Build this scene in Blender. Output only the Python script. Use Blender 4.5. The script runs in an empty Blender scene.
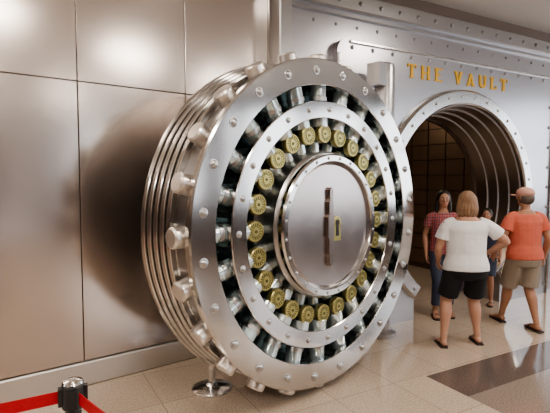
import bpy, math, random
from mathutils import Matrix, Vector
random.seed(3)
sc = bpy.context.scene
COL = sc.collection
PI = math.pi

# ------------------------------------------------------------ materials
def mat(name, col, metal=0.0, rough=0.5, nscale=None, namp=0.0, rvar=0.0, stretch=(1,1,1), emit=0, spec=None, bump=0.0):
    m = bpy.data.materials.new(name); m.use_nodes = True
    nt = m.node_tree; b = nt.nodes['Principled BSDF']
    b.inputs['Base Color'].default_value = (*col, 1)
    b.inputs['Metallic'].default_value = metal
    b.inputs['Roughness'].default_value = rough
    if spec is not None: b.inputs['Specular IOR Level'].default_value = spec
    if emit:
        b.inputs['Emission Color'].default_value = (*col, 1)
        b.inputs['Emission Strength'].default_value = emit
    if nscale:
        tc = nt.nodes.new('ShaderNodeTexCoord'); mp = nt.nodes.new('ShaderNodeMapping')
        mp.inputs['Scale'].default_value = stretch
        nz = nt.nodes.new('ShaderNodeTexNoise'); nz.inputs['Scale'].default_value = nscale
        nz.inputs['Detail'].default_value = 4
        nt.links.new(tc.outputs['Object'], mp.inputs['Vector']); nt.links.new(mp.outputs['Vector'], nz.inputs['Vector'])
        mx = nt.nodes.new('ShaderNodeMix'); mx.data_type = 'RGBA'
        mx.inputs[6].default_value = (*[c*(1-namp) for c in col], 1)
        mx.inputs[7].default_value = (*[min(1, c*(1+namp)) for c in col], 1)
        nt.links.new(nz.outputs['Fac'], mx.inputs[0]); nt.links.new(mx.outputs[2], b.inputs['Base Color'])
        if rvar:
            mr = nt.nodes.new('ShaderNodeMapRange')
            mr.inputs['To Min'].default_value = rough - rvar; mr.inputs['To Max'].default_value = rough + rvar
            nt.links.new(nz.outputs['Fac'], mr.inputs['Value']); nt.links.new(mr.outputs[0], b.inputs['Roughness'])
        if bump:
            bp = nt.nodes.new('ShaderNodeBump'); bp.inputs['Strength'].default_value = bump
            bp.inputs['Distance'].default_value = 0.01
            nt.links.new(nz.outputs['Fac'], bp.inputs['Height']); nt.links.new(bp.outputs[0], b.inputs['Normal'])
    return m

STEEL = mat('steel_brushed', (.60,.59,.58), 1, .22, 6, .06, .02)
STEEL_POL = mat('steel_polished', (.64,.625,.61), 1, .14, 5, .04, .02)
STEEL_SAT = mat('steel_satin', (.50,.49,.49), 1, .30, 4, .06, .03)
WALLST = mat('wall_steel', (.66,.595,.555), 1, .20, 2, .04, .0, (1, 8, 1))
FACADE = mat('facade_steel', (.49,.48,.50), 1, .28, 2, .05, .0, (1, 8, 1))
BASEB = mat('baseboard_steel', (.74,.71,.68), 1, .40)
DARKGAP = mat('dark_gap', (.03,.028,.026), 0, .6)
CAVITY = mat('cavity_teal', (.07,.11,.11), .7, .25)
TUBE = mat('bolt_tube', (.70,.82,.84), .55, .12)
KNOB = mat('bolt_end_steel', (.78,.73,.68), .9, .28)
BARREL = mat('barrel_steel', (.33,.32,.32), 1, .3)
SLEEVE = mat('sleeve_tube', (.70,.77,.76), .6, .2)
BRASS = mat('brass_green', (.47,.41,.17), .7, .30)
BRASSD = mat('brass_dark', (.13,.12,.05), .6, .4)
GOLD = mat('gold_letter', (.66,.38,.035), .3, .4)
DISC = mat('disc_bronze_steel', (.47,.42,.40), 1, .24, 5, .08, .04)
DISCD = mat('lock_bronze', (.33,.28,.26), 1, .30)
BLACK = mat('black_plastic', (.02,.02,.022), 0, .35)
CHROME = mat('chrome', (.75,.74,.73), 1, .12)
RED = mat('belt_red', (.50,.008,.018), 0, .6, 80, .2)
CEIL = mat('ceiling_white', (.80,.78,.75), 0, .8)
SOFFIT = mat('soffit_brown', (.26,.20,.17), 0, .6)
BACKW = mat('lobby_wall_beige', (.50,.40,.33), 0, .7)
REFL_WOOD = mat('reflected_dark_wood', (.085,.055,.045), 0, .5, 3, .3, 0, (1,1,.1))  # dark wood for unseen parts added to show in steel reflections
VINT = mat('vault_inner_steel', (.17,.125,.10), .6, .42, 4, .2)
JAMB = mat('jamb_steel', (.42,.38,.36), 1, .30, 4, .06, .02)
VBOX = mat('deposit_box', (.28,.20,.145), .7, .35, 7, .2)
ADDED_LAMP = mat('added_lamp_glow', (1,.92,.82), 0, .5, emit=24)  # glow of the lamps added out of view
LAMPV = mat('vault_lamp', (1,.78,.55), 0, .5, emit=13)

# ------------------------------------------------------------ builder
def frame(ox, oy, oz, deg):
    a = math.radians(deg)
    t = Vector((math.cos(a), math.sin(a), 0)); u = Vector((0,0,1)); n = Vector((math.sin(a), -math.cos(a), 0))
    M = Matrix(((t.x,u.x,n.x,ox),(t.y,u.y,n.y,oy),(t.z,u.z,n.z,oz),(0,0,0,1)))
    return M

def empty(name, M=Matrix.Identity(4)):
    e = bpy.data.objects.new(name, None); e.empty_display_size = .1
    COL.objects.link(e); e.matrix_world = M
    return e

class B:
    def __init__(s): s.v=[]; s.f=[]
    def add(s, vs, fs):
        o=len(s.v); s.v += [tuple(v) for v in vs]; s.f += [tuple(i+o for i in f) for f in fs]
    def box(s, cx,cy,cz,sx,sy,sz, rot=None):
        vs=[]
        for x in (-.5,.5):
            for y in (-.5,.5):
                for z in (-.5,.5):
                    p=Vector((x*sx,y*sy,z*sz))
                    if rot: p=rot@p
                    vs.append(p+Vector((cx,cy,cz)))
        s.add(vs,[(0,1,3,2),(4,6,7,5),(0,4,5,1),(2,3,7,6),(0,2,6,4),(1,5,7,3)])
    def bevbox(s, cx,cy,cz,sx,sy,sz,b=.006):
        x,y=sx/2,sy/2
        r=[(x,y,-sz/2),(x,y,sz/2-b),(x-b,y-b,sz/2)]
        vs=[]
        for (a,c,d) in r:
            vs += [(cx-a,cy-c,cz+d),(cx+a,cy-c,cz+d),(cx+a,cy+c,cz+d),(cx-a,cy+c,cz+d)]
        fs=[(3,2,1,0),(8,9,10,11)]
        for k in (0,4):
            for i in range(4):
                j=(i+1)%4; fs.append((k+i,k+j,k+4+j,k+4+i))
        s.add(vs,fs)
    def lathe(s, prof, segs=96, a0=0, a1=2*PI, c=(0,0), closed=True):
        full = abs(a1-a0-2*PI)<1e-6
        n = segs if full else segs+1
        m=len(prof); vs=[]
        for i in range(n):
            a=a0+(a1-a0)*i/segs; ca,sa=math.cos(a),math.sin(a)
            for (r,z) in prof: vs.append((c[0]+r*ca,c[1]+r*sa,z))
        fs=[]
        for i in range(segs):
            j=(i+1)%n
            for k in range(m if closed else m-1):
                l=(k+1)%m
                fs.append((i*m+k,j*m+k,j*m+l,i*m+l))
        if not full and closed:
            fs.append(tuple(range(m))); fs.append(tuple(reversed(range(segs*m,segs*m+m))))
        s.add(vs,fs)
    def rev(s, prof, p, d, segs=16):
        d=Vector(d).normalized(); up=Vector((0,0,1)) if abs(d.z)<.9 else Vector((1,0,0))
        x=d.cross(up).normalized(); y=d.cross(x); p=Vector(p); vs=[]; fs=[]; m=len(prof)
        for (r,h) in prof:
            for i in range(segs):
                a=2*PI*i/segs; vs.append(p+d*h+x*(r*math.cos(a))+y*(r*math.sin(a)))
        for k in range(m-1):
            for i in range(segs):
                j=(i+1)%segs; fs.append((k*segs+i,k*segs+j,(k+1)*segs+j,(k+1)*segs+i))
        fs.append(tuple(reversed(range(segs)))); fs.append(tuple(range((m-1)*segs,m*segs)))
        s.add(vs,fs)
    def cyl(s, p, q, r, r2=None, segs=16, bev=0):
        p=Vector(p); q=Vector(q); L=(q-p).length
        r2=r if r2 is None else r2
        prof=[(r-bev,0),(r,bev),(r2,L-bev),(r2-bev,L)] if bev else [(r,0),(r2,L)]
        s.rev(prof,p,q-p,segs)
    def dome(s, p, d, r, segs=12):
        prof=[(r*1.25,0),(r*1.25,r*.15),(r,r*.2)]+[(r*math.cos(a),r*.2+r*.75*math.sin(a)) for a in (.3,.65,1.0,1.3)]
        s.rev(prof,p,d,segs)
    def poly(s, pts, z0, z1):
        n=len(pts); vs=[(x,y,z0) for x,y in pts]+[(x,y,z1) for x,y in pts]
        fs=[tuple(range(n,2*n)),tuple(reversed(range(n)))]
        for i in range(n):
            j=(i+1)%n; fs.append((i,j,n+j,n+i))
        s.add(vs,fs)
    def tube(s, pts, rad, segs=12, roundc=True, sub=4, flat=None):
        P=[Vector(p) for p in pts]; n=len(P)
        R=[r if isinstance(r,(tuple,list)) else (r,r) for r in rad]
        Q=[];RR=[]
        def cr(a,b,c,d,t): return .5*((2*b)+(c-a)*t+(2*a-5*b+4*c-d)*t*t+(3*b-a-3*c+d)*t**3)
        for i in range(n-1):
            a=P[max(i-1,0)];b=P[i];c=P[i+1];d=P[min(i+2,n-1)]
            for k in range(sub):
                t=k/sub; Q.append(cr(a,b,c,d,t)); RR.append(tuple(R[i][q]*(1-t)+R[i+1][q]*t for q in (0,1)))
        Q.append(P[-1]);RR.append(R[-1])
        x=None; rings=[]
        for i in range(len(Q)):
            d=(Q[min(i+1,len(Q)-1)]-Q[max(i-1,0)]).normalized()
            if x is None:
                ref=Vector(flat) if flat else (Vector((1,0,0)) if abs(d.x)<.9 else Vector((0,1,0)))
                x=(ref-d*ref.dot(d)).normalized()
            else: x=(x-d*x.dot(d)).normalized()
            y=d.cross(x); rings.append((Q[i],d,x,y,RR[i]))
        if roundc:
            q,d,x,y,r=rings[0]; m=min(r)
            pre=[(q-d*m*math.sin(a),d,x,y,(r[0]*math.cos(a),r[1]*math.cos(a))) for a in (1.3,.9,.45)]
            q,d,x,y,r=rings[-1]; m=min(r)
            post=[(q+d*m*math.sin(a),d,x,y,(r[0]*math.cos(a),r[1]*math.cos(a))) for a in (.45,.9,1.3)]
            rings=pre+rings+post
        vs=[];fs=[]
        for (q,d,x,y,r) in rings:
            for i in range(segs):
                a=2*PI*i/segs; vs.append(q+x*(r[0]*math.cos(a))+y*(r[1]*math.sin(a)))
        for k in range(len(rings)-1):
            for i in range(segs):
                j=(i+1)%segs; fs.append((k*segs+i,k*segs+j,(k+1)*segs+j,(k+1)*segs+i))
        fs.append(tuple(reversed(range(segs)))); fs.append(tuple(range((len(rings)-1)*segs,len(rings)*segs)))
        s.add(vs,fs)
    def ell(s, c, r, M=None, su=18, sv=12):
        vs=[];fs=[];c=Vector(c)
        for k in range(1,sv):
            p=PI*k/sv
            for i in range(su):
                a=2*PI*i/su; q=Vector((r[0]*math.sin(p)*math.cos(a),r[1]*math.sin(p)*math.sin(a),r[2]*math.cos(p)))
                if M: q=M@q
                vs.append(c+q)
        for k in range(sv-2):
            for i in range(su):
                j=(i+1)%su; fs.append((k*su+i,(k+1)*su+i,(k+1)*su+j,k*su+j))
        fs.append(tuple(range(su))); fs.append(tuple(reversed(range((sv-2)*su,(sv-1)*su))))
        s.add(vs,fs)
    def obj(s, name, m, parent=None, M=None, smooth=35, fix=True):
        me=bpy.data.meshes.new(name); me.from_pydata(s.v,[],s.f); me.update()
        if fix:
            import bmesh
            bm=bmesh.new(); bm.from_mesh(me); bmesh.ops.recalc_face_normals(bm,faces=bm.faces); bm.to_mesh(me); bm.free()
        me.materials.append(m)
        if smooth:
            me.polygons.foreach_set('use_smooth',[True]*len(me.polygons))
            me.set_sharp_from_angle(angle=math.radians(smooth))
        o=bpy.data.objects.new(name,me); COL.objects.link(o)
        if parent: o.parent=parent
        if M is not None: o.matrix_local=M
        return o

# ------------------------------------------------------------ camera
H=1.78
cam=bpy.data.cameras.new('camera'); cam.lens=30.1; cam.sensor_width=36
co=bpy.data.objects.new('camera',cam); COL.objects.link(co)
co.location=(0,0,H); co.rotation_euler=(math.radians(90-3.48),0,0); sc.camera=co

# ------------------------------------------------------------ frames
AW=29.0
FV=frame(1.515,5.59,0,AW)
FL=frame(-2.095,3.51,0,37)
FD=frame(.44,3.75,1.40,43)

# ------------------------------------------------------------ floor
def build_floor():
    b=B(); b.box(0,-1,-.05,26,26,.1)
    m=bpy.data.materials.new('terrazzo_floor'); m.use_nodes=True; nt=m.node_tree; bs=nt.nodes['Principled BSDF']; L=nt.links
    tc=nt.nodes.new('ShaderNodeTexCoord')
    br=nt.nodes.new('ShaderNodeTexBrick'); br.offset=0; br.squash=1
    br.inputs['Scale'].default_value=1; br.inputs['Brick Width'].default_value=.62; br.inputs['Row Height'].default_value=.62
    br.inputs['Mortar Size'].default_value=.004; br.inputs['Mortar Smooth'].default_value=.1
    br.inputs['Color1'].default_value=(.60,.485,.38,1); br.inputs['Color2'].default_value=(.55,.44,.345,1); br.inputs['Mortar'].default_value=(.38,.30,.245,1)
    L.new(tc.outputs['Object'],br.inputs['Vector'])
    nz=nt.nodes.new('ShaderNodeTexNoise'); nz.inputs['Scale'].default_value=70; nz.inputs['Detail'].default_value=5
    L.new(tc.outputs['Object'],nz.inputs['Vector'])
    cr=nt.nodes.new('ShaderNodeValToRGB'); cr.color_ramp.elements[0].position=.35; cr.color_ramp.elements[0].color=(.74,.74,.74,1)
    cr.color_ramp.elements[1].position=.65; cr.color_ramp.elements[1].color=(1.1,1.1,1.1,1)
    L.new(nz.outputs['Fac'],cr.inputs[0])
    sp=nt.nodes.new('ShaderNodeSeparateXYZ'); L.new(tc.outputs['Object'],sp.inputs[0])
    def cmp(sock,op,val):
        k=nt.nodes.new('ShaderNodeMath'); k.operation=op; k.inputs[1].default_value=val; L.new(sock,k.inputs[0]); return k.outputs[0]
    def mul(a,c):
        k=nt.nodes.new('ShaderNodeMath'); k.operation='MULTIPLY'; L.new(a,k.inputs[0]); L.new(c,k.inputs[1]); return k.outputs[0]
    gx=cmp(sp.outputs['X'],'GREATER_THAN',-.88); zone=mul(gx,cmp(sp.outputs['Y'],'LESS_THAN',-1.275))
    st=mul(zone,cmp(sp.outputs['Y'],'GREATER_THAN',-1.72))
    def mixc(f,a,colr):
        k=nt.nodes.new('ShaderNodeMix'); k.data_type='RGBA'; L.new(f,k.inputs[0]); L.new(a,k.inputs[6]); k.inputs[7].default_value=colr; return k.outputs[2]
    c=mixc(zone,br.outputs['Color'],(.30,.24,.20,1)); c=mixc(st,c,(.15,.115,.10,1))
    k=nt.nodes.new('ShaderNodeMix'); k.data_type='RGBA'; k.blend_type='MULTIPLY'; k.inputs[0].default_value=1
    L.new(c,k.inputs[6]); L.new(cr.outputs[0],k.inputs[7]); L.new(k.outputs[2],bs.inputs['Base Color'])
    bs.inputs['Roughness'].default_value=.08; bs.inputs['Specular IOR Level'].default_value=.65
    o=b.obj('floor',m,None,None,0)
    o.matrix_world=Matrix.Translation((1.515,5.59,0))@Matrix.Rotation(math.radians(AW),4,'Z')
build_floor()

CZ=4.05
# ------------------------------------------------------------ ceiling & lobby
b=B(); b.box(1,.5,CZ+.1,20,17,.2); b.obj('ceiling',CEIL,None,None,0)
g=empty('added_ceiling_light')  # unseen ceiling lamps, added to light the lobby and the steel
for (x,y) in [(-3,1),(-.2,1.2),(2.6,1.6),(-3,-2.6),(-.2,-2.6),(2.6,-2.6),(5.2,2.2),(5.2,-2),(3.6,4.2)]:
    b=B(); b.box(x,y,CZ-.012,1.1,.5,.02); b.obj('added_lamp_diffuser',ADDED_LAMP,g,None,0)
    b=B()
    for sx in (-1,1): b.box(x+sx*.58,y,CZ-.016,.06,.62,.03)
    for sy in (-1,1): b.box(x,y+sy*.28,CZ-.016,1.1,.06,.03)
    b.obj('added_lamp_trim',STEEL_SAT,g,None,0)
g=empty('added_wall_washer',FL)  # unseen lamp row, added to brighten the upper steel wall
b=B(); bt=B()
for s_ in (-1.3,-.3,.7,1.7):
    b.rev([(.13,0),(.13,.012)],(s_,CZ-.014,.75),(0,1,0),24)
    bt.rev([(.17,0),(.17,.010)],(s_,CZ-.0105,.75),(0,1,0),24)
bt.obj('added_washer_trim',STEEL_SAT,g,None,30); b.obj('added_washer_lens',ADDED_LAMP,g,None,30)
b=B(); b.box(1,-7.9,CZ/2,20,.2,CZ); b.obj('wall_back',BACKW,None,None,0)
g=empty('added_dark_paneling')  # unseen dark panels, added to give the steel contrast to reflect
b=B()
for i in range(13): b.box(-6.6+i*1.2,-7.765,1.3,1.16,.05,2.6)
b.obj('panels',REFL_WOOD,g,None,0)
g=empty('added_window_1')  # unseen window wall, added and shaped for vertical bands in reflections
b=B()
for i in range(9): b.box(9.5,-7+i*1.75,CZ/2,.30,.35,CZ)
b.box(9.5,0,CZ-.2,.14,15.5,.4); b.box(9.5,0,.55,.2,15.5,1.1); b.box(9.5,0,2.6,.10,15.5,.08)
b.obj('reflection_mullions',REFL_WOOD,g,None,0)
b=B(); b.box(-7.6,-4.3,CZ/2,.2,6.9,CZ); b.obj('wall_lobby_side',BACKW,None,None,0)
for (x,y) in ((6.2,-3.2),(1.8,-6.0),(7.2,1.4)):
    g=empty('added_dark_column',Matrix.Translation((x,y,0)))  # unseen dark columns, added for contrast in the steel's reflections
    b=B(); b.rev([(.42,0),(.42,.2),(.36,.24),(.36,CZ-.25),(.42,CZ-.2),(.42,CZ)],(0,0,0),(0,0,1),32); b.obj('shaft',REFL_WOOD,g,None,40)

# ------------------------------------------------------------ left wall
b=B(); b.box(-1.3,CZ/2,-.08,7.9,CZ,.12); b.obj('wall_left',DARKGAP,None,FL,0)
g=empty('wall_panel',FL)
s0=.577; pw=.976; hz=2.585
b=B(); s=s0-5*pw
while s<2.6:
    x0=s; x1=min(s+pw,2.62)
    b.bevbox((x0+x1)/2,(hz+.215)/2,-.01,x1-x0-.007,hz-.215-.006,.02,.003)
    b.bevbox((x0+x1)/2,(hz+CZ)/2,-.01,x1-x0-.007,CZ-hz-.006,.02,.003)
    s+=pw
b.obj('panels',WALLST,g,None,0)
b=B(); b.bevbox(-1.3,.105,0,7.9,.21,.04,.012); o=b.obj('baseboard_left',BASEB,None,FL,0)

# ------------------------------------------------------------ vault facade
vf=empty('vault_entrance',FV)
cx,cy,RO=1.12,1.455,1.29; HW=.85
def opening(ax0,ax1,top,R=RO,hw=HW,ch=0):
    ph=math.acos(hw/R)
    pts=[(ax1,0.0)]
    if ch:
        pts+=[(ax1,top-ch)]+[(ax1-ch+ch*math.cos(a),top-ch+ch*math.sin(a)) for a in (.4,.8,1.2)]+[(ax1-ch,top),(ax0+ch,top)]
        pts+=[(ax0+ch-ch*math.sin(a),top-ch+ch*math.cos(a)) for a in (.4,.8,1.2)]+[(ax0,top-ch)]
    else: pts+=[(ax1,top),(ax0,top)]
    pts+=[(ax0,0.0),(cx-hw,0.0)]
    N=72; a0=PI+ph; a1=-ph
    for i in range(N+1):
        a=a0+(a1-a0)*i/N; pts.append((cx+R*math.cos(a),cy+R*math.sin(a)))
    pts.append((cx+hw,0.0)); return pts
b=B(); b.poly(opening(-1.64,4.6,3.66),-.30,-.10); b.obj('outer_panel',FACADE,vf,None,25)
b=B(); b.poly(opening(-.95,3.12,3.33,ch=.14),-.10,0.0); b.obj('inner_panel',FACADE,vf,None,25)
b=B(); b.bevbox(1.48,3.755,-.17,6.24,.19,.26,.015); b.bevbox(-1.57,1.83,-.16,.15,3.65,.22,.012)
b.bevbox(1.48,3.60,-.075,6.0,.03,.05,.008)
b.obj('outer_frame_trim',STEEL_SAT,vf,None,0)
b=B(); b.bevbox(cx-.03,3.30,.01,3.75,.035,.03,.008); b.bevbox(-.93,1.58,.01,.035,3.16,.03,.008); b.bevbox(3.1,1.58,.01,.035,3.16,.03,.008)
b.obj('inner_panel_border',STEEL,vf,None,0)
b=B()
x=-.75
while x<3.05: b.dome((x,3.24,0),(0,0,1),.022); x+=.30
x=-1.50
while x<4.5: b.dome((x,3.75,-.04),(0,0,1),.024); b.dome((x,3.50,-.10),(0,0,1),.018); x+=.30
y=.15
while y<3.1:
    b.dome((-.85,y,0),(0,0,1),.022); b.dome((3.03,y,0),(0,0,1),.022); b.dome((-1.57,y,-.05),(0,0,1),.022); y+=.30
b.obj('facade_rivets',BARREL,vf,None,50)
aS=-math.acos(HW/1.38)
b=B()
b.lathe([(RO,-.02),(RO,.05),(RO+.02,.07),(RO+.16,.07),(RO+.19,.04),(RO+.19,0)],110,aS,PI-aS,(cx,cy))
b.obj('opening_ring',STEEL,vf,None,30)
b=B()
for i in range(28):
    a=aS+.06+(PI-2*aS-.12)*i/27; b.dome((cx+(RO+.095)*math.cos(a),cy+(RO+.095)*math.sin(a),.07),(0,0,1),.018)
b.obj('opening_ring_rivets',STEEL_SAT,vf,None,50)
b=B()
prof=[(RO,.03)]
rr=RO
for i in range(4):
    prof.append((rr,-.165*i)); rr2=rr-.022; prof.append((rr2,-.165*i-.012)); prof.append((rr2,-.165*(i+1)+.004)); rr=rr2
prof+=[(rr,-.70),(RO+.02,-.70)]
b.lathe(prof,110,aS,PI-aS,(cx,cy))
b.obj('jamb_steps',JAMB,vf,None,30)
b=B()
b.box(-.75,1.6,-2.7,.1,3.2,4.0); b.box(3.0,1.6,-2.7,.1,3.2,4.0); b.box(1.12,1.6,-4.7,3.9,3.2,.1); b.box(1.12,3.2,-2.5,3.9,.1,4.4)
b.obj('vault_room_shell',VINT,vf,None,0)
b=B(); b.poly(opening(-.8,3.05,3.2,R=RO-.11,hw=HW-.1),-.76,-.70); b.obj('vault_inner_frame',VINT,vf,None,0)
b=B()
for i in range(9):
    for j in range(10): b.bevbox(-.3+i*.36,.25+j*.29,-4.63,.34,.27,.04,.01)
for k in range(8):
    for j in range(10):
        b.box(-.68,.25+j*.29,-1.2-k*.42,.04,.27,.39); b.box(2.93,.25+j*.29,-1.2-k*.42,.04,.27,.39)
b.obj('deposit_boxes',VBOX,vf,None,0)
b=B()
for i in range(11): b.cyl((.02,.05,-.85-i*.09),(.02,2.3,-.85-i*.09),.011,segs=8)
for y in (.06,1.15,2.3): b.box(.02,y,-1.3,.035,.04,.95)
b.obj('day_gate_bars',STEEL_POL,vf,None,40)
b=B()
for zz in (-1.5,-3.2): b.rev([(.22,0),(.22,.03),(.18,.05)],(1.12,3.15,zz),(0,-1,0),20)
b.obj('vault_lamp_and_fill',LAMPV,vf,None,0)  # one of the two lamps is added to brighten the interior

def letters(bd,text,x0,x1,y,h,z0,z1):
    S=h*.20; SE=h*.12
    W={'T':.84,'H':.88,'E':.78,'V':.90,'A':.90,'U':.88,'L':.76,' ':.30}
    gap=h*.50; tot=sum(W[c]*h for c in text)+gap*(len(text)-1); k=(x1-x0)/tot; x=x0
    def rc(a,b_,c,d): bd.poly([(a,b_),(c,b_),(c,d),(a,d)],z0,z1)
    for c in text:
        w=W[c]*h*k; sw=S*1.15; T=y+h
        if c=='T':
            rc(x,T-SE,x+w,T); rc(x+w/2-sw/2,y+SE,x+w/2+sw/2,T-SE); rc(x+w*.28,y,x+w*.72,y+SE)
            rc(x,T-SE*2.2,x+SE*.7,T-SE); rc(x+w-SE*.7,T-SE*2.2,x+w,T-SE)
        if c=='H':
            for q in (x,x+w-w*.34): rc(q,y,q+w*.34,y+SE); rc(q,T-SE,q+w*.34,T); rc(q+w*.17-sw/2,y+SE,q+w*.17+sw/2,T-SE)
            rc(x+w*.17+sw/2,y+h*.44,x+w*.83-sw/2,y+h*.56)
        if c=='E' or c=='L':
            rc(x,y,x+w,y+SE); rc(x,T-SE,x+(w if c=='E' else w*.5),T); rc(x+w*.10,y+SE,x+w*.10+sw,T-SE)
            if c=='E': rc(x+w*.10+sw,y+h*.45,x+w*.74,y+h*.56)
            else: rc(x+w-SE*.9,y+SE,x+w,y+SE*2.6)
        if c=='U':
            for q in (x,x+w-w*.34): rc(q,T-SE,q+w*.34,T)
            l=x+w*.17-sw/2; r_=x+w*.83+sw/2; R=(r_-l)/2; cyy=y+R*.8; cxx=(l+r_)/2
            out=[(cxx-R*math.cos(PI*i/12),cyy-R*.8*math.sin(PI*i/12)) for i in range(13)]
            R2=R-sw; inn=[(cxx+R2*math.cos(PI*i/12),cyy-R2*.75*math.sin(PI*i/12)) for i in range(13)]
            bd.poly([(l,T-SE)]+out+[(r_,T-SE),(r_-sw,T-SE)]+inn+[(l+sw,T-SE)],z0,z1)
        if c in 'VA':
            def Y(t): return y+t*h if c=='V' else T-t*h
            m=x+w/2
            pts=[(x+w*.10,Y(.88)),(m-sw*.45,Y(0)),(m+sw*.45,Y(0)),(x+w*.90,Y(.88)),(x+w*.90-sw*1.1,Y(.88)),(m,Y(.27)),(x+w*.10+sw*1.1,Y(.88))]
            bd.poly(pts,z0,z1)
            for q in (x,x+w*.66): rc(q,min(Y(.88),Y(1)),q+w*.34,max(Y(.88),Y(1)))
            if c=='A': rc(x+w*.3,y+h*.26,x+w*.7,y+h*.36)
        x+=w+gap*k
b=B(); letters(b,'THE VAULT',.09,1.99,3.0,.165,0.0,.012)
b.obj('sign_letters',GOLD,vf,None,0)
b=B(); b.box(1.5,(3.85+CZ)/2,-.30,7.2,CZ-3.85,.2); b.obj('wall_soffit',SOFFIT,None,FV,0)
b=B(); b.box(6.4,CZ/2,-.3,3.8,CZ,.2); b.obj('wall_right_of_vault',WALLST,None,FV,0)

# ------------------------------------------------------------ vault door
vd=empty('vault_door',FD)
R=1.33
b=B(); b.lathe([(1.125,-.05),(1.125,-.006),(1.131,0),(1.318,0),(R,-.012),(R,-.05),(1.318,-.058),(1.26,-.058)],128)
b.obj('face_ring_outer',STEEL_POL,vd,None,30)
b=B(); b.lathe([(1.26,-.05),(1.275,-.06),(1.275,-.25),(1.20,-.25),(1.20,-.05)],128); b.obj('barrel',BARREL,vd,None,30)
prof=[(1.0,-.25)]
rad=[1.320,1.333,1.346,1.359,1.372]
z=-.25
for i,r_ in enumerate(rad):
    prof+=[(r_-.045,z),(r_-.045,z-.010),(r_-.005,z-.010),(r_,z-.015),(r_,z-.056),(r_-.005,z-.061)]
    z-=.064
prof+=[(1.34,z),(.3,z-.01),(.3,-.33)]
b=B(); b.lathe(prof,128); b.obj('stepped_flange',STEEL_POL,vd,None,28)
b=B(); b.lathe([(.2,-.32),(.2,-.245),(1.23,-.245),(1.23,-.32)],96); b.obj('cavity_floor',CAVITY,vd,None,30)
b=B(); b.lathe([(.865,-.05),(.865,-.006),(.871,0),(.994,0),(1.0,-.006),(1.0,-.05)],112); b.obj('face_ring_inner',STEEL_POL,vd,None,30)
NB=24
bolts=B(); knobs=B(); col=B(); riv=B(); sl=B(); posts=B(); gear=B(); gearD=B(); riv2=B(); blk=B()
for i in range(NB):
    a=2*PI*(i)/NB; c,s_=math.cos(a),math.sin(a); d=(c,s_,0)
    bolts.rev([(.066,0),(.066,.47)],(c*.80,s_*.80,-.125),d,20)
    knobs.rev([(.072,0),(.072,.105),(.060,.118)],(c*1.27,s_*1.27,-.132),d,22)
    col.rev([(.073,0),(.073,.03)],(c*1.15,s_*1.15,-.125),d,20)
    col.rev([(.073,0),(.073,.03)],(c*1.015,s_*1.015,-.125),d,20)
    sl.rev([(.066,0),(.07,.004),(.07,.10),(.066,.104)],(c*.80,s_*.80,-.11),d,20)
    sl.rev([(.045,0),(.045,.16)],(c*.60,s_*.60,-.17),d,14)
    h=a+PI/NB; ch,sh=math.cos(h),math.sin(h)
    riv.dome((ch*1.235,sh*1.235,0),(0,0,1),.027,14)
    riv2.dome((c*.935,s_*.935,0),(0,0,1),.019,12)
    posts.cyl((ch*.95,sh*.95,-.25),(ch*.95,sh*.95,-.03),.022,segs=10)
    posts.cyl((ch*1.16,sh*1.16,-.25),(ch*1.16,sh*1.16,-.03),.022,segs=10)
    g0=Vector((c*.745,s_*.745,-.095))
    gear.rev([(.074,0),(.076,.006),(.076,.045),(.070,.052),(.064,.052),(.062,.046),(.030,.046),(.028,.052)],g0,(0,0,1),24)
    for k in range(16):
        b_=2*PI*k/16
        gearD.box(g0.x+.047*math.cos(b_),g0.y+.047*math.sin(b_),g0.z+.047,.024,.007,.004,Matrix.Rotation(b_,3,'Z'))
    gearD.rev([(.012,0),(.012,.006)],(g0.x,g0.y,g0.z+.05),(0,0,1),10)
    blk.rev([(.070,0),(.070,.16)],(g0.x,g0.y,-.25),(0,0,1),16)
bolts.obj('locking_bolts',TUBE,vd,None,40); col.obj('bolt_collars',STEEL_SAT,vd,None,40); knobs.obj('bolt_ends',KNOB,vd,None,40)
riv.obj('outer_ring_rivets',STEEL_SAT,vd,None,50); riv2.obj('inner_ring_rivets',STEEL_SAT,vd,None,50)
sl.obj('bolt_sleeves',SLEEVE,vd,None,40); posts.obj('ring_posts',STEEL_SAT,vd,None,40)
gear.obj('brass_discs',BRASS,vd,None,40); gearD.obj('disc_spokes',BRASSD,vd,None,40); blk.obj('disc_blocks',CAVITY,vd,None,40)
b=B(); b.lathe([(.60,-.245),(.60,-.02),(.585,.0),(.56,.0),(.56,-.245)],96); b.lathe([(.64,-.245),(.64,-.20),(.60,-.20),(.60,-.245)],96)
b.obj('hub_drum',STEEL_SAT,vd,None,30)
b=B(); b.lathe([(.515,-.02),(.515,.045),(.522,.055),(.565,.055),(.578,.04),(.578,-.02)],96); b.obj('hub_rim',STEEL_POL,vd,None,30)
b=B(); b.rev([(.52,0),(.52,.03),(.49,.042),(.2,.045)],(0,0,-.02),(0,0,1),96); b.obj('hub_disc',DISC,vd,None,20)
b=B()
for i in range(24):
    a=2*PI*(i+.5)/24; b.dome((.544*math.cos(a),.544*math.sin(a),.055),(0,0,1),.011,10)
b.obj('hub_rivets',STEEL_SAT,vd,None,50)
half=[(.0,.31),(.018,.29),(.020,.23),(.014,.215),(.024,.19),(.024,.09),(.036,.07),(.036,-.09),(.024,-.11),(.024,-.22),(.014,-.24),(.020,-.26),(.018,-.31),(0,-.33)]
pts=half+[(-x,y) for x,y in reversed(half[1:-1])]
b=B(); b.poly([(x-.03,y) for x,y in pts],.02,.055); b.obj('lock_bar',DISCD,vd,None,0)
b=B(); b.rev([(.052,0),(.052,.010),(.046,.014)],(.065,.02,.024),(0,0,1),20); b.poly([(.030,.01),(.100,.01),(.113,-.13),(.017,-.13)],.024,.038); b.obj('keyhole_plate',BRASS,vd,None,0)
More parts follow.
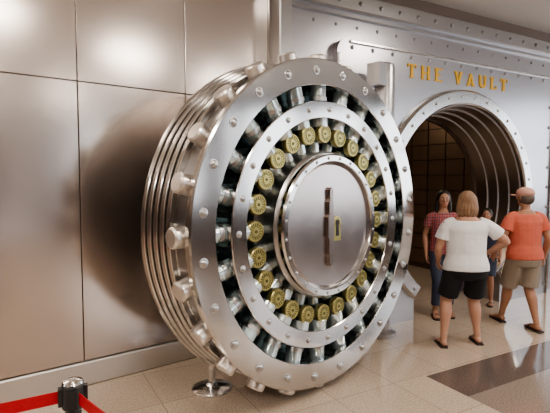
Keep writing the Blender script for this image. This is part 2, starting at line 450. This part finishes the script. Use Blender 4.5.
b=B(); b.rev([(.024,0),(.024,.003)],(.065,.02,.038),(0,0,1),14); b.poly([(.054,.01),(.076,.01),(.085,-.09),(.045,-.09)],.033,.0415); b.obj('keyhole',DARKGAP,vd,None,0)
b=B(); b.rev([(.16,0),(.16,.05),(.11,.08),(.11,3.0),(.10,3.03),(.06,3.05)],(1.52,-1.40,-.50),(0,1,0),32)
for y in (-.85,.85): b.rev([(.13,0),(.13,.30)],(1.52,y-.15,-.50),(0,1,0),32)
b.obj('hinge_column',STEEL_SAT,vd,None,35)
b=B()
for y in (-.85,.85): b.box(.75,y,-.625,1.45,.22,.05)
b.rev([(.25,0),(.22,.05)],(0,0,-.59),(0,0,-1),32)
b.box(0,0,-.625,.22,1.9,.05)
b.obj('crane_arms',BARREL,vd,None,35)
b=B(); b.box(1.44,1.50,-.50,.28,.24,.16); b.obj('hinge_bracket',STEEL_SAT,vd,None,0)

# ------------------------------------------------------------ stanchions
def stanchion(name,x,y,chrome=False,h=1.0):
    g=empty(name,Matrix.Translation((x,y,0)))
    b=B(); b.rev([(.17,0),(.17,.012),(.15,.022),(.05,.04),(.035,.055)],(0,0,0),(0,0,1),40); b.obj('base',CHROME if chrome else BLACK,g,None,30)
    b=B(); b.cyl((0,0,.05),(0,0,h-.10),.030,segs=24); b.obj('post',CHROME if chrome else BLACK,g,None,30)
    b=B(); b.rev([(.036,0),(.041,.005),(.041,.09),(.036,.096)],(0,0,h-.11),(0,0,1),28)
    for k in range(4):
        a=PI/2*k+.4; b.box(.043*math.cos(a),.043*math.sin(a),h-.06,.02,.028,.07,Matrix.Rotation(a,3,'Z'))
    b.obj('belt_head',BLACK,g,None,30)
    b=B(); b.rev([(.038,0),(.040,.004),(.036,.012),(.02,.016)],(0,0,h-.014),(0,0,1),28); b.obj('cap',CHROME,g,None,30)
    return g
PX,PY=-.785,1.74
g1=stanchion('barrier_post',PX,PY)
stanchion('barrier_post',-2.15,1.15); stanchion('barrier_post',.10,.97)
def belt(p,q,sag=.02):
    b=B(); p=Vector(p);q=Vector(q); n=16; d=(q-p); w=Vector((-d.y,d.x,0)).normalized()*.0012
    vs=[];fs=[]
    for i in range(n+1):
        t=i/n; c=p+d*t-Vector((0,0,sag*4*t*(1-t)))
        for s_ in (-1,1):
            for z in (-.024,.024): vs.append(c+w*s_+Vector((0,0,z)))
    for i in range(n):
        o=i*4
        for a,c in ((0,1),(1,3),(3,2),(2,0)): fs.append((o+a,o+c,o+4+c,o+4+a))
    fs+= [(0,1,3,2),(n*4,n*4+2,n*4+3,n*4+1)]
    b.add(vs,fs); return b
P=Vector((0,0,.94))
def mv(p,q,k): return p+(q-p).normalized()*k
for q in (Vector((-2.15-PX,1.15-PY,.94)),Vector((.10-PX,.97-PY,.94))):
    belt(mv(P,q,.05),mv(q,P,.06)).obj('barrier_belt',RED,g1,None,0)
stanchion('rope_stand',-.535,3.80,True)

# ------------------------------------------------------------ people
SKIN=mat('skin',(.52,.28,.19),0,.5,20,.06); SKIN2=mat('skin_tan',(.42,.215,.135),0,.5,20,.06)
WHITE=mat('white_cotton',(.80,.78,.78),0,.85,14,.05,bump=.6); BLK=mat('black_cotton',(.012,.011,.013),0,.8)
CORAL=mat('coral_cotton',(.58,.14,.09),0,.85,14,.08,bump=.6); KHAKI=mat('khaki',(.34,.28,.22),0,.85,12,.1,bump=.6)
NAVY=mat('navy_cotton',(.03,.035,.06),0,.8); DENIM=mat('denim',(.05,.06,.10),0,.8,40,.2)
HAIRB=mat('hair_blonde',(.26,.15,.085),0,.55,60,.5,0,(1,1,.15),bump=.8); HAIRD=mat('hair_dark',(.02,.013,.01),0,.4)
HAIRG=mat('hair_grey',(.12,.09,.075),0,.6); CAPM=mat('cap_salmon',(.62,.35,.28),0,.8); LEATHER=mat('sandal_leather',(.05,.03,.025),0,.6)
EYEW=mat('eye_white',(.85,.85,.85),0,.3); EYED=mat('eye_dark',(.02,.012,.01),0,.2); LIP=mat('lips',(.5,.12,.1),0,.4)
def plaid():
    m=bpy.data.materials.new('plaid_red'); m.use_nodes=True; nt=m.node_tree; bs=nt.nodes['Principled BSDF']; bs.inputs['Roughness'].default_value=.85
    tc=nt.nodes.new('ShaderNodeTexCoord'); cur=None
    base=nt.nodes.new('ShaderNodeRGB'); base.outputs[0].default_value=(.42,.025,.025,1); cur=base.outputs[0]
    for d,sc_,colr in (('X',14,(.03,.02,.04,1)),('Z',14,(.03,.02,.04,1)),('X',31,(.6,.45,.45,1)),('Z',31,(.6,.45,.45,1))):
        w=nt.nodes.new('ShaderNodeTexWave'); w.bands_direction=d; w.inputs['Scale'].default_value=sc_/2; nt.links.new(tc.outputs['Object'],w.inputs['Vector'])
        k=nt.nodes.new('ShaderNodeMapRange'); k.inputs['From Min'].default_value=.6 if sc_<20 else .92; k.inputs['From Max'].default_value=.7 if sc_<20 else .96; k.inputs['To Max'].default_value=.6
        nt.links.new(w.outputs['Fac'],k.inputs['Value'])
        mx=nt.nodes.new('ShaderNodeMix'); mx.data_type='RGBA'; nt.links.new(k.outputs[0],mx.inputs[0]); nt.links.new(cur,mx.inputs[6]); mx.inputs[7].default_value=colr; cur=mx.outputs[2]
    nt.links.new(cur,bs.inputs['Base Color']); return m
PLAID=plaid()

def remesh(bd,name,m,parent,vox=.008,sm=3):
    o=bd.obj(name+'_tmp',m,None,None,0,True)
    md=o.modifiers.new('r','REMESH'); md.mode='VOXEL'; md.voxel_size=vox
    if sm:
        s2=o.modifiers.new('s','SMOOTH'); s2.iterations=sm; s2.factor=.5
    dg=bpy.context.evaluated_depsgraph_get(); me=bpy.data.meshes.new_from_object(o.evaluated_get(dg))
    me.polygons.foreach_set('use_smooth',[True]*len(me.polygons)); me.materials.clear(); me.materials.append(m)
    bpy.data.objects.remove(o); n=bpy.data.objects.new(name,me); COL.objects.link(n); n.parent=parent
    return n

def hand(bd,w,d,pn,side,k):
    d=Vector(d).normalized(); pn=Vector(pn); pn=(pn-d*pn.dot(d)).normalized(); x=d.cross(pn)*side
    w=Vector(w)
    M=Matrix((x,pn,d)).transposed()
    bd.ell(w+d*.026*k,(.023*k,.011*k,.030*k),M)
    for i,(o,L) in enumerate(((-.0165,.036),(-.0055,.044),(.0055,.047),(.0165,.041))):
        b0=w+d*.042*k+x*o*k; L*=k
        p1=b0+d*L*.45+pn*L*.08+x*o*.15*k; p2=p1+d*L*.33+pn*L*.2; p3=p2+d*L*.16+pn*L*.2
        bd.tube([b0,p1,p2,p3],[.0054*k,.0052*k,.0047*k,.004*k],8,True,2)
    t0=w+d*.012*k+x*.014*k; t1=t0+(x*.022+d*.014+pn*.008)*k; t2=t1+(x*.006+d*.018+pn*.008)*k
    bd.tube([t0,t1,t2],[.0085*k,.0062*k,.005*k],8,True,2)

def person(name,loc,yaw,h,pose,wd,skin,shirt,pants,hairm,hairstyle,pants_len,sleeve,female=False,headyaw=0,sandal=LEATHER,cap=None):
    G=empty(name,Matrix.Translation(loc)@Matrix.Rotation(math.radians(yaw),4,'Z'))
    D=dict(l_sh=(-.108,0,.80),r_sh=(.108,0,.80),l_el=(-.14,-.02,.635),r_el=(.14,-.02,.635),l_wr=(-.14,.04,.495),r_wr=(.14,.04,.495),
           l_an=(-.06,0,.045),r_an=(.06,0,.045),l_hip=(-.052,0,.50),r_hip=(.052,0,.50),lean=0.0)
    D.update(pose)
    V=lambda k: Vector(D[k])*h
    ln=D['lean']*h
    def Y(z): return ln*max(0,(z-.5))/.5
    def torso(bd,ex,z0,z1,ww=1.0,hem=0):
        rings=[(.455,.078,.060,-.004),(.50,.100,.072,-.006),(.54,.098,.070,-.004),(.60,.083,.060,0),(.65,.084,.060,.002),(.72,.094,.068,.006 if not female else .010),(.77,.100,.062,.002),(.80,.092,.050,-.002),(.822,.064,.042,-.004),(.845,.040,.036,-.004)]
        rs=[r for r in rings if z0<=r[0]<=z1]
        bd.tube([(0,(r[3]*h+Y(r[0])),r[0]*h) for r in rs],[(r[1]*h*wd*ww+ex+(hem if r[0]<.7 else 0),r[2]*h*wd*ww+ex+(hem if r[0]<.7 else 0)) for r in rs],24,False,3,flat=(1,0,0))
    def sh(k):
        v=V(k); v.x*=wd**.6; v.y+=Y(.8); v.z-=.008*h; return v
    off=(wd**.6-1)
    b=B(); torso(b,0,.45,.85)
    b.tube([(0,Y(.83)-.004*h,.82*h),(0,Y(.86)+.0*h,.86*h),(0,Y(.9)+.006*h,.905*h)],[.036*h,.032*h,.034*h],14)
    hc=Vector((0,Y(.93)+.012*h,.933*h)); HR=Matrix.Rotation(math.radians(headyaw),3,'Z')
    b.ell(hc+Vector((0,0,.008*h)),(.046*h,.056*h,.057*h),HR)
    b.ell(hc+HR@Vector((0,.014*h,-.030*h)),(.034*h,.036*h,.036*h),HR)
    b.tube([hc+HR@Vector((0,.054*h,.008*h)),hc+HR@Vector((0,.066*h,-.014*h))],[.004*h,.0085*h],8)
    for s_ in (-1,1): b.ell(hc+HR@Vector((s_*.047*h,-.002*h,-.004*h)),(.006*h,.011*h,.017*h),HR,10,8)
    limbs={}
    for s_,q in ((-1,'l'),(1,'r')):
        S=sh(q+'_sh'); E=V(q+'_el'); E.y+=Y(.8); E.x+=s_*off*.10*h; W=V(q+'_wr'); W.y+=Y(.8); W.x+=s_*off*.10*h
        limbs[q]=(S,E,W); f=.5+.5*wd
        b.tube([S+Vector((-s_*.02*h,0,.0)),S,S.lerp(E,.35),S.lerp(E,.8),E,E.lerp(W,.3),E.lerp(W,.75),W],[.030*h*f,.031*h*f,.029*h*f,.024*h*f,.0225*h*f,.0235*h*f,.0175*h,.0145*h],14,True,2)
        hd=(W-E).normalized(); hand(b,W-hd*.004*h,hd,Vector((-s_*1.0,.35,0)) if abs(hd.z)>.6 else Vector((-s_*.3,.2,-1)),1 if s_<0 else -1,h)
        hp=V(q+'_hip'); hp.x*=wd; A=V(q+'_an'); mid=(hp+A)/2; dist=(hp-A).length
        bend=math.sqrt(max(0,(.2375*h)**2-(dist/2)**2)); K=mid+Vector((0,max(bend,.008*h),0.0)); K.z=hp.z+(A.z-hp.z)*.47
        C=K.lerp(A,.3)+Vector((0,-.008*h,0))
        b.tube([hp,hp.lerp(K,.35),hp.lerp(K,.85),K,C,K.lerp(A,.7),A],[.056*h*f,.050*h*f,.037*h*f,.034*h*f,.0345*h*f,.024*h,.0195*h],16,True,3)
        limbs[q+'leg']=(hp,K,A)
        b.tube([A+Vector((0,-.018*h,-.016*h)),A+Vector((s_*.002*h,.03*h,-.014*h)),A+Vector((s_*.006*h,.075*h,-.026*h)),A+Vector((s_*.008*h,.105*h,-.029*h))],[(.019*h,.019*h),(.022*h,.019*h),(.027*h,.011*h),(.022*h,.008*h)],12,True,3,flat=(1,0,0))
    remesh(b,'body',skin,G,.0075,2)
    b=B(); torso(b,.016,.49,.83,1.03,.012)
    for s_,q in ((-1,'l'),(1,'r')):
        S,E,W=limbs[q]; f=.5+.5*wd
        b.tube([S+Vector((-s_*.045*h,0,.006*h)),S+Vector((-s_*.008*h,0,-.002*h)),S.lerp(E,sleeve*.5),S.lerp(E,sleeve)],[.038*h*f,.036*h*f,.039*h*f,.043*h*f],16,False,3)
    remesh(b,'shirt',shirt,G,.008,3)
    b=B(); torso(b,.012,.45,.56,1.03); b.ell((0,-.003*h,.475*h),(.085*h*wd,.062*h*wd,.045*h))
    for s_,q in ((-1,'l'),(1,'r')):
        hp,K,A=limbs[q+'leg']; f=.5+.5*wd
        if pants_len<=1:
            e=hp.lerp(K,pants_len); b.tube([hp+Vector((0,0,.01*h)),hp.lerp(e,.5),e],[.064*h*f,.060*h*f,.058*h*f],18,False,3)
        else:
            e=K.lerp(A,pants_len-1); b.tube([hp+Vector((0,0,.01*h)),hp.lerp(K,.5),K,K.lerp(e,.5),e],[.064*h*f,.055*h*f,.043*h*f,.040*h*f,.036*h],18,False,3)
    remesh(b,'trousers' if pants_len>1 else 'shorts',pants,G,.008,2)
    b=B()
    if hairstyle!='cap':
        b.ell(hc+HR@Vector((0,-.012*h,.017*h)),(.055*h,.060*h,.060*h),HR)
    if hairstyle=='bob':
        b.ell(hc+HR@Vector((0,-.018*h,-.022*h)),(.058*h,.048*h,.055*h),HR)
        b.tube([hc+HR@Vector((0,-.026*h,-.02*h)),hc+HR@Vector((0,-.030*h,-.075*h))],[(.056*h,.034*h),(.050*h,.022*h)],16,True,3,flat=(1,0,0))
        for k in range(9):
            a=-1.2+k*.3; b.tube([hc+HR@Vector((.05*h*math.sin(a),-.012*h-.042*h*math.cos(a),.03*h)),hc+HR@Vector((.060*h*math.sin(a),-.012*h-.050*h*math.cos(a),-.04*h)),hc+HR@Vector((.054*h*math.sin(a),-.012*h-.042*h*math.cos(a),-.092*h+.012*h*(k%2)))],[.010*h,.012*h,.006*h],8,True,3)
    if hairstyle=='long':
        for s_ in (-1,1): b.tube([hc+HR@Vector((s_*.040*h,-.01*h,.01*h)),hc+HR@Vector((s_*.05*h,-.01*h,-.06*h)),hc+HR@Vector((s_*.05*h,.0*h,-.13*h))],[.018*h,.017*h,.010*h],12)
        b.ell(hc+HR@Vector((0,-.03*h,-.04*h)),(.05*h,.035*h,.07*h),HR)
    if hairstyle=='cap':
        b.ell(hc+HR@Vector((0,-.014*h,-.006*h)),(.050*h,.053*h,.050*h),HR)
    remesh(b,'hair',hairm,G,.006,1)
    if cap:
        b=B(); b.ell(hc+HR@Vector((0,-.002*h,.032*h)),(.055*h,.066*h,.042*h),HR)
        b.ell(hc+HR@Vector((0,.072*h,.014*h)),(.042*h,.048*h,.0065*h),HR)
        b.ell(hc+HR@Vector((0,-.002*h,.074*h)),(.006*h,.006*h,.004*h),HR)
        remesh(b,'cap',cap,G,.006,1)
    b=B(); bd2=B(); bl=B()
    for s_ in (-1,1):
        e=hc+HR@Vector((s_*.0175*h,.0475*h,.004*h)); b.ell(e,(.0075*h,.005*h,.0045*h),HR,10,8)
        bd2.ell(e+HR@Vector((0,.0035*h,0)),(.0036*h,.003*h,.0036*h),HR,8,6)
        bd2.ell(hc+HR@Vector((s_*.0185*h,.0505*h,.016*h)),(.011*h,.003*h,.0022*h),HR,8,6)
    bl.ell(hc+HR@Vector((0,.049*h,-.034*h)),(.014*h,.004*h,.004*h),HR,10,6)
    b.obj('eyes',EYEW,G); bd2.obj('irises_brows',EYED,G); bl.obj('mouth',LIP,G)
    b=B()
    for s_,q in ((-1,'l'),(1,'r')):
        A=limbs[q+'leg'][2]; fl=A.z-.045*h
        pts=[(-.022,-.038),(.022,-.038),(.026,0),(.030,.06),(.032,.095),(.018,.128),(-.014,.128),(-.028,.095),(-.024,.04),(-.024,0)]
        b.poly([(A.x+x*h*(1)+s_*.004*h,A.y+y*h) for x,y in pts],fl+.001,fl+.018)
        b.tube([A+Vector((-.026*h,.065*h,-.030*h)),A+Vector((0,.062*h,-.008*h)),A+Vector((.034*h,.062*h,-.030*h))],[(.003*h,.010*h)]*3,8,True,3,flat=(0,0,1))
    b.obj('sandals',sandal,G,None,30)
    return G

person('woman',(2.01,4.80,0),-4,1.64,dict(l_an=(-.135,-.02,.045),r_an=(.105,.05,.045),r_el=(.235,.0,.685),r_wr=(.165,.10,.60),l_el=(-.155,.01,.64),l_wr=(-.135,.09,.53),l_hip=(-.055,0,.495),r_hip=(.055,0,.495)),
       1.24,SKIN,WHITE,BLK,HAIRB,'bob',.80,.62,True,-8)
person('man',(2.94,5.38,0),6,1.67,dict(l_an=(-.05,.17,.045),r_an=(.05,-.09,.05),l_el=(-.165,-.01,.645),l_wr=(-.165,.08,.53),r_el=(.15,-.03,.64),r_wr=(.165,.03,.50)),
       1.12,SKIN2,CORAL,KHAKI,HAIRG,'cap',.95,.6,False,15,cap=CAPM)
person('girl',(2.19,5.98,0),172,1.62,dict(l_an=(-.055,.02,.045),r_an=(.06,.08,.045),l_el=(-.15,0,.64),l_wr=(-.10,.10,.57)),
       .88,SKIN2,PLAID,DENIM,HAIRD,'long',1.8,.5,True,0)
person('child',(2.98,6.45,0),150,1.36,dict(),.92,SKIN2,NAVY,DENIM,HAIRD,'short',.9,.5,False,0)

# ------------------------------------------------------------ world
w=bpy.data.worlds.new('world'); sc.world=w; w.use_nodes=True; nt=w.node_tree
bg=nt.nodes['Background']; bg.inputs[0].default_value=(.90,.94,1,1); bg.inputs[1].default_value=3.4
sc.view_settings.view_transform='AgX'
sc.view_settings.look='AgX - Medium High Contrast'
sc.view_settings.exposure=.3
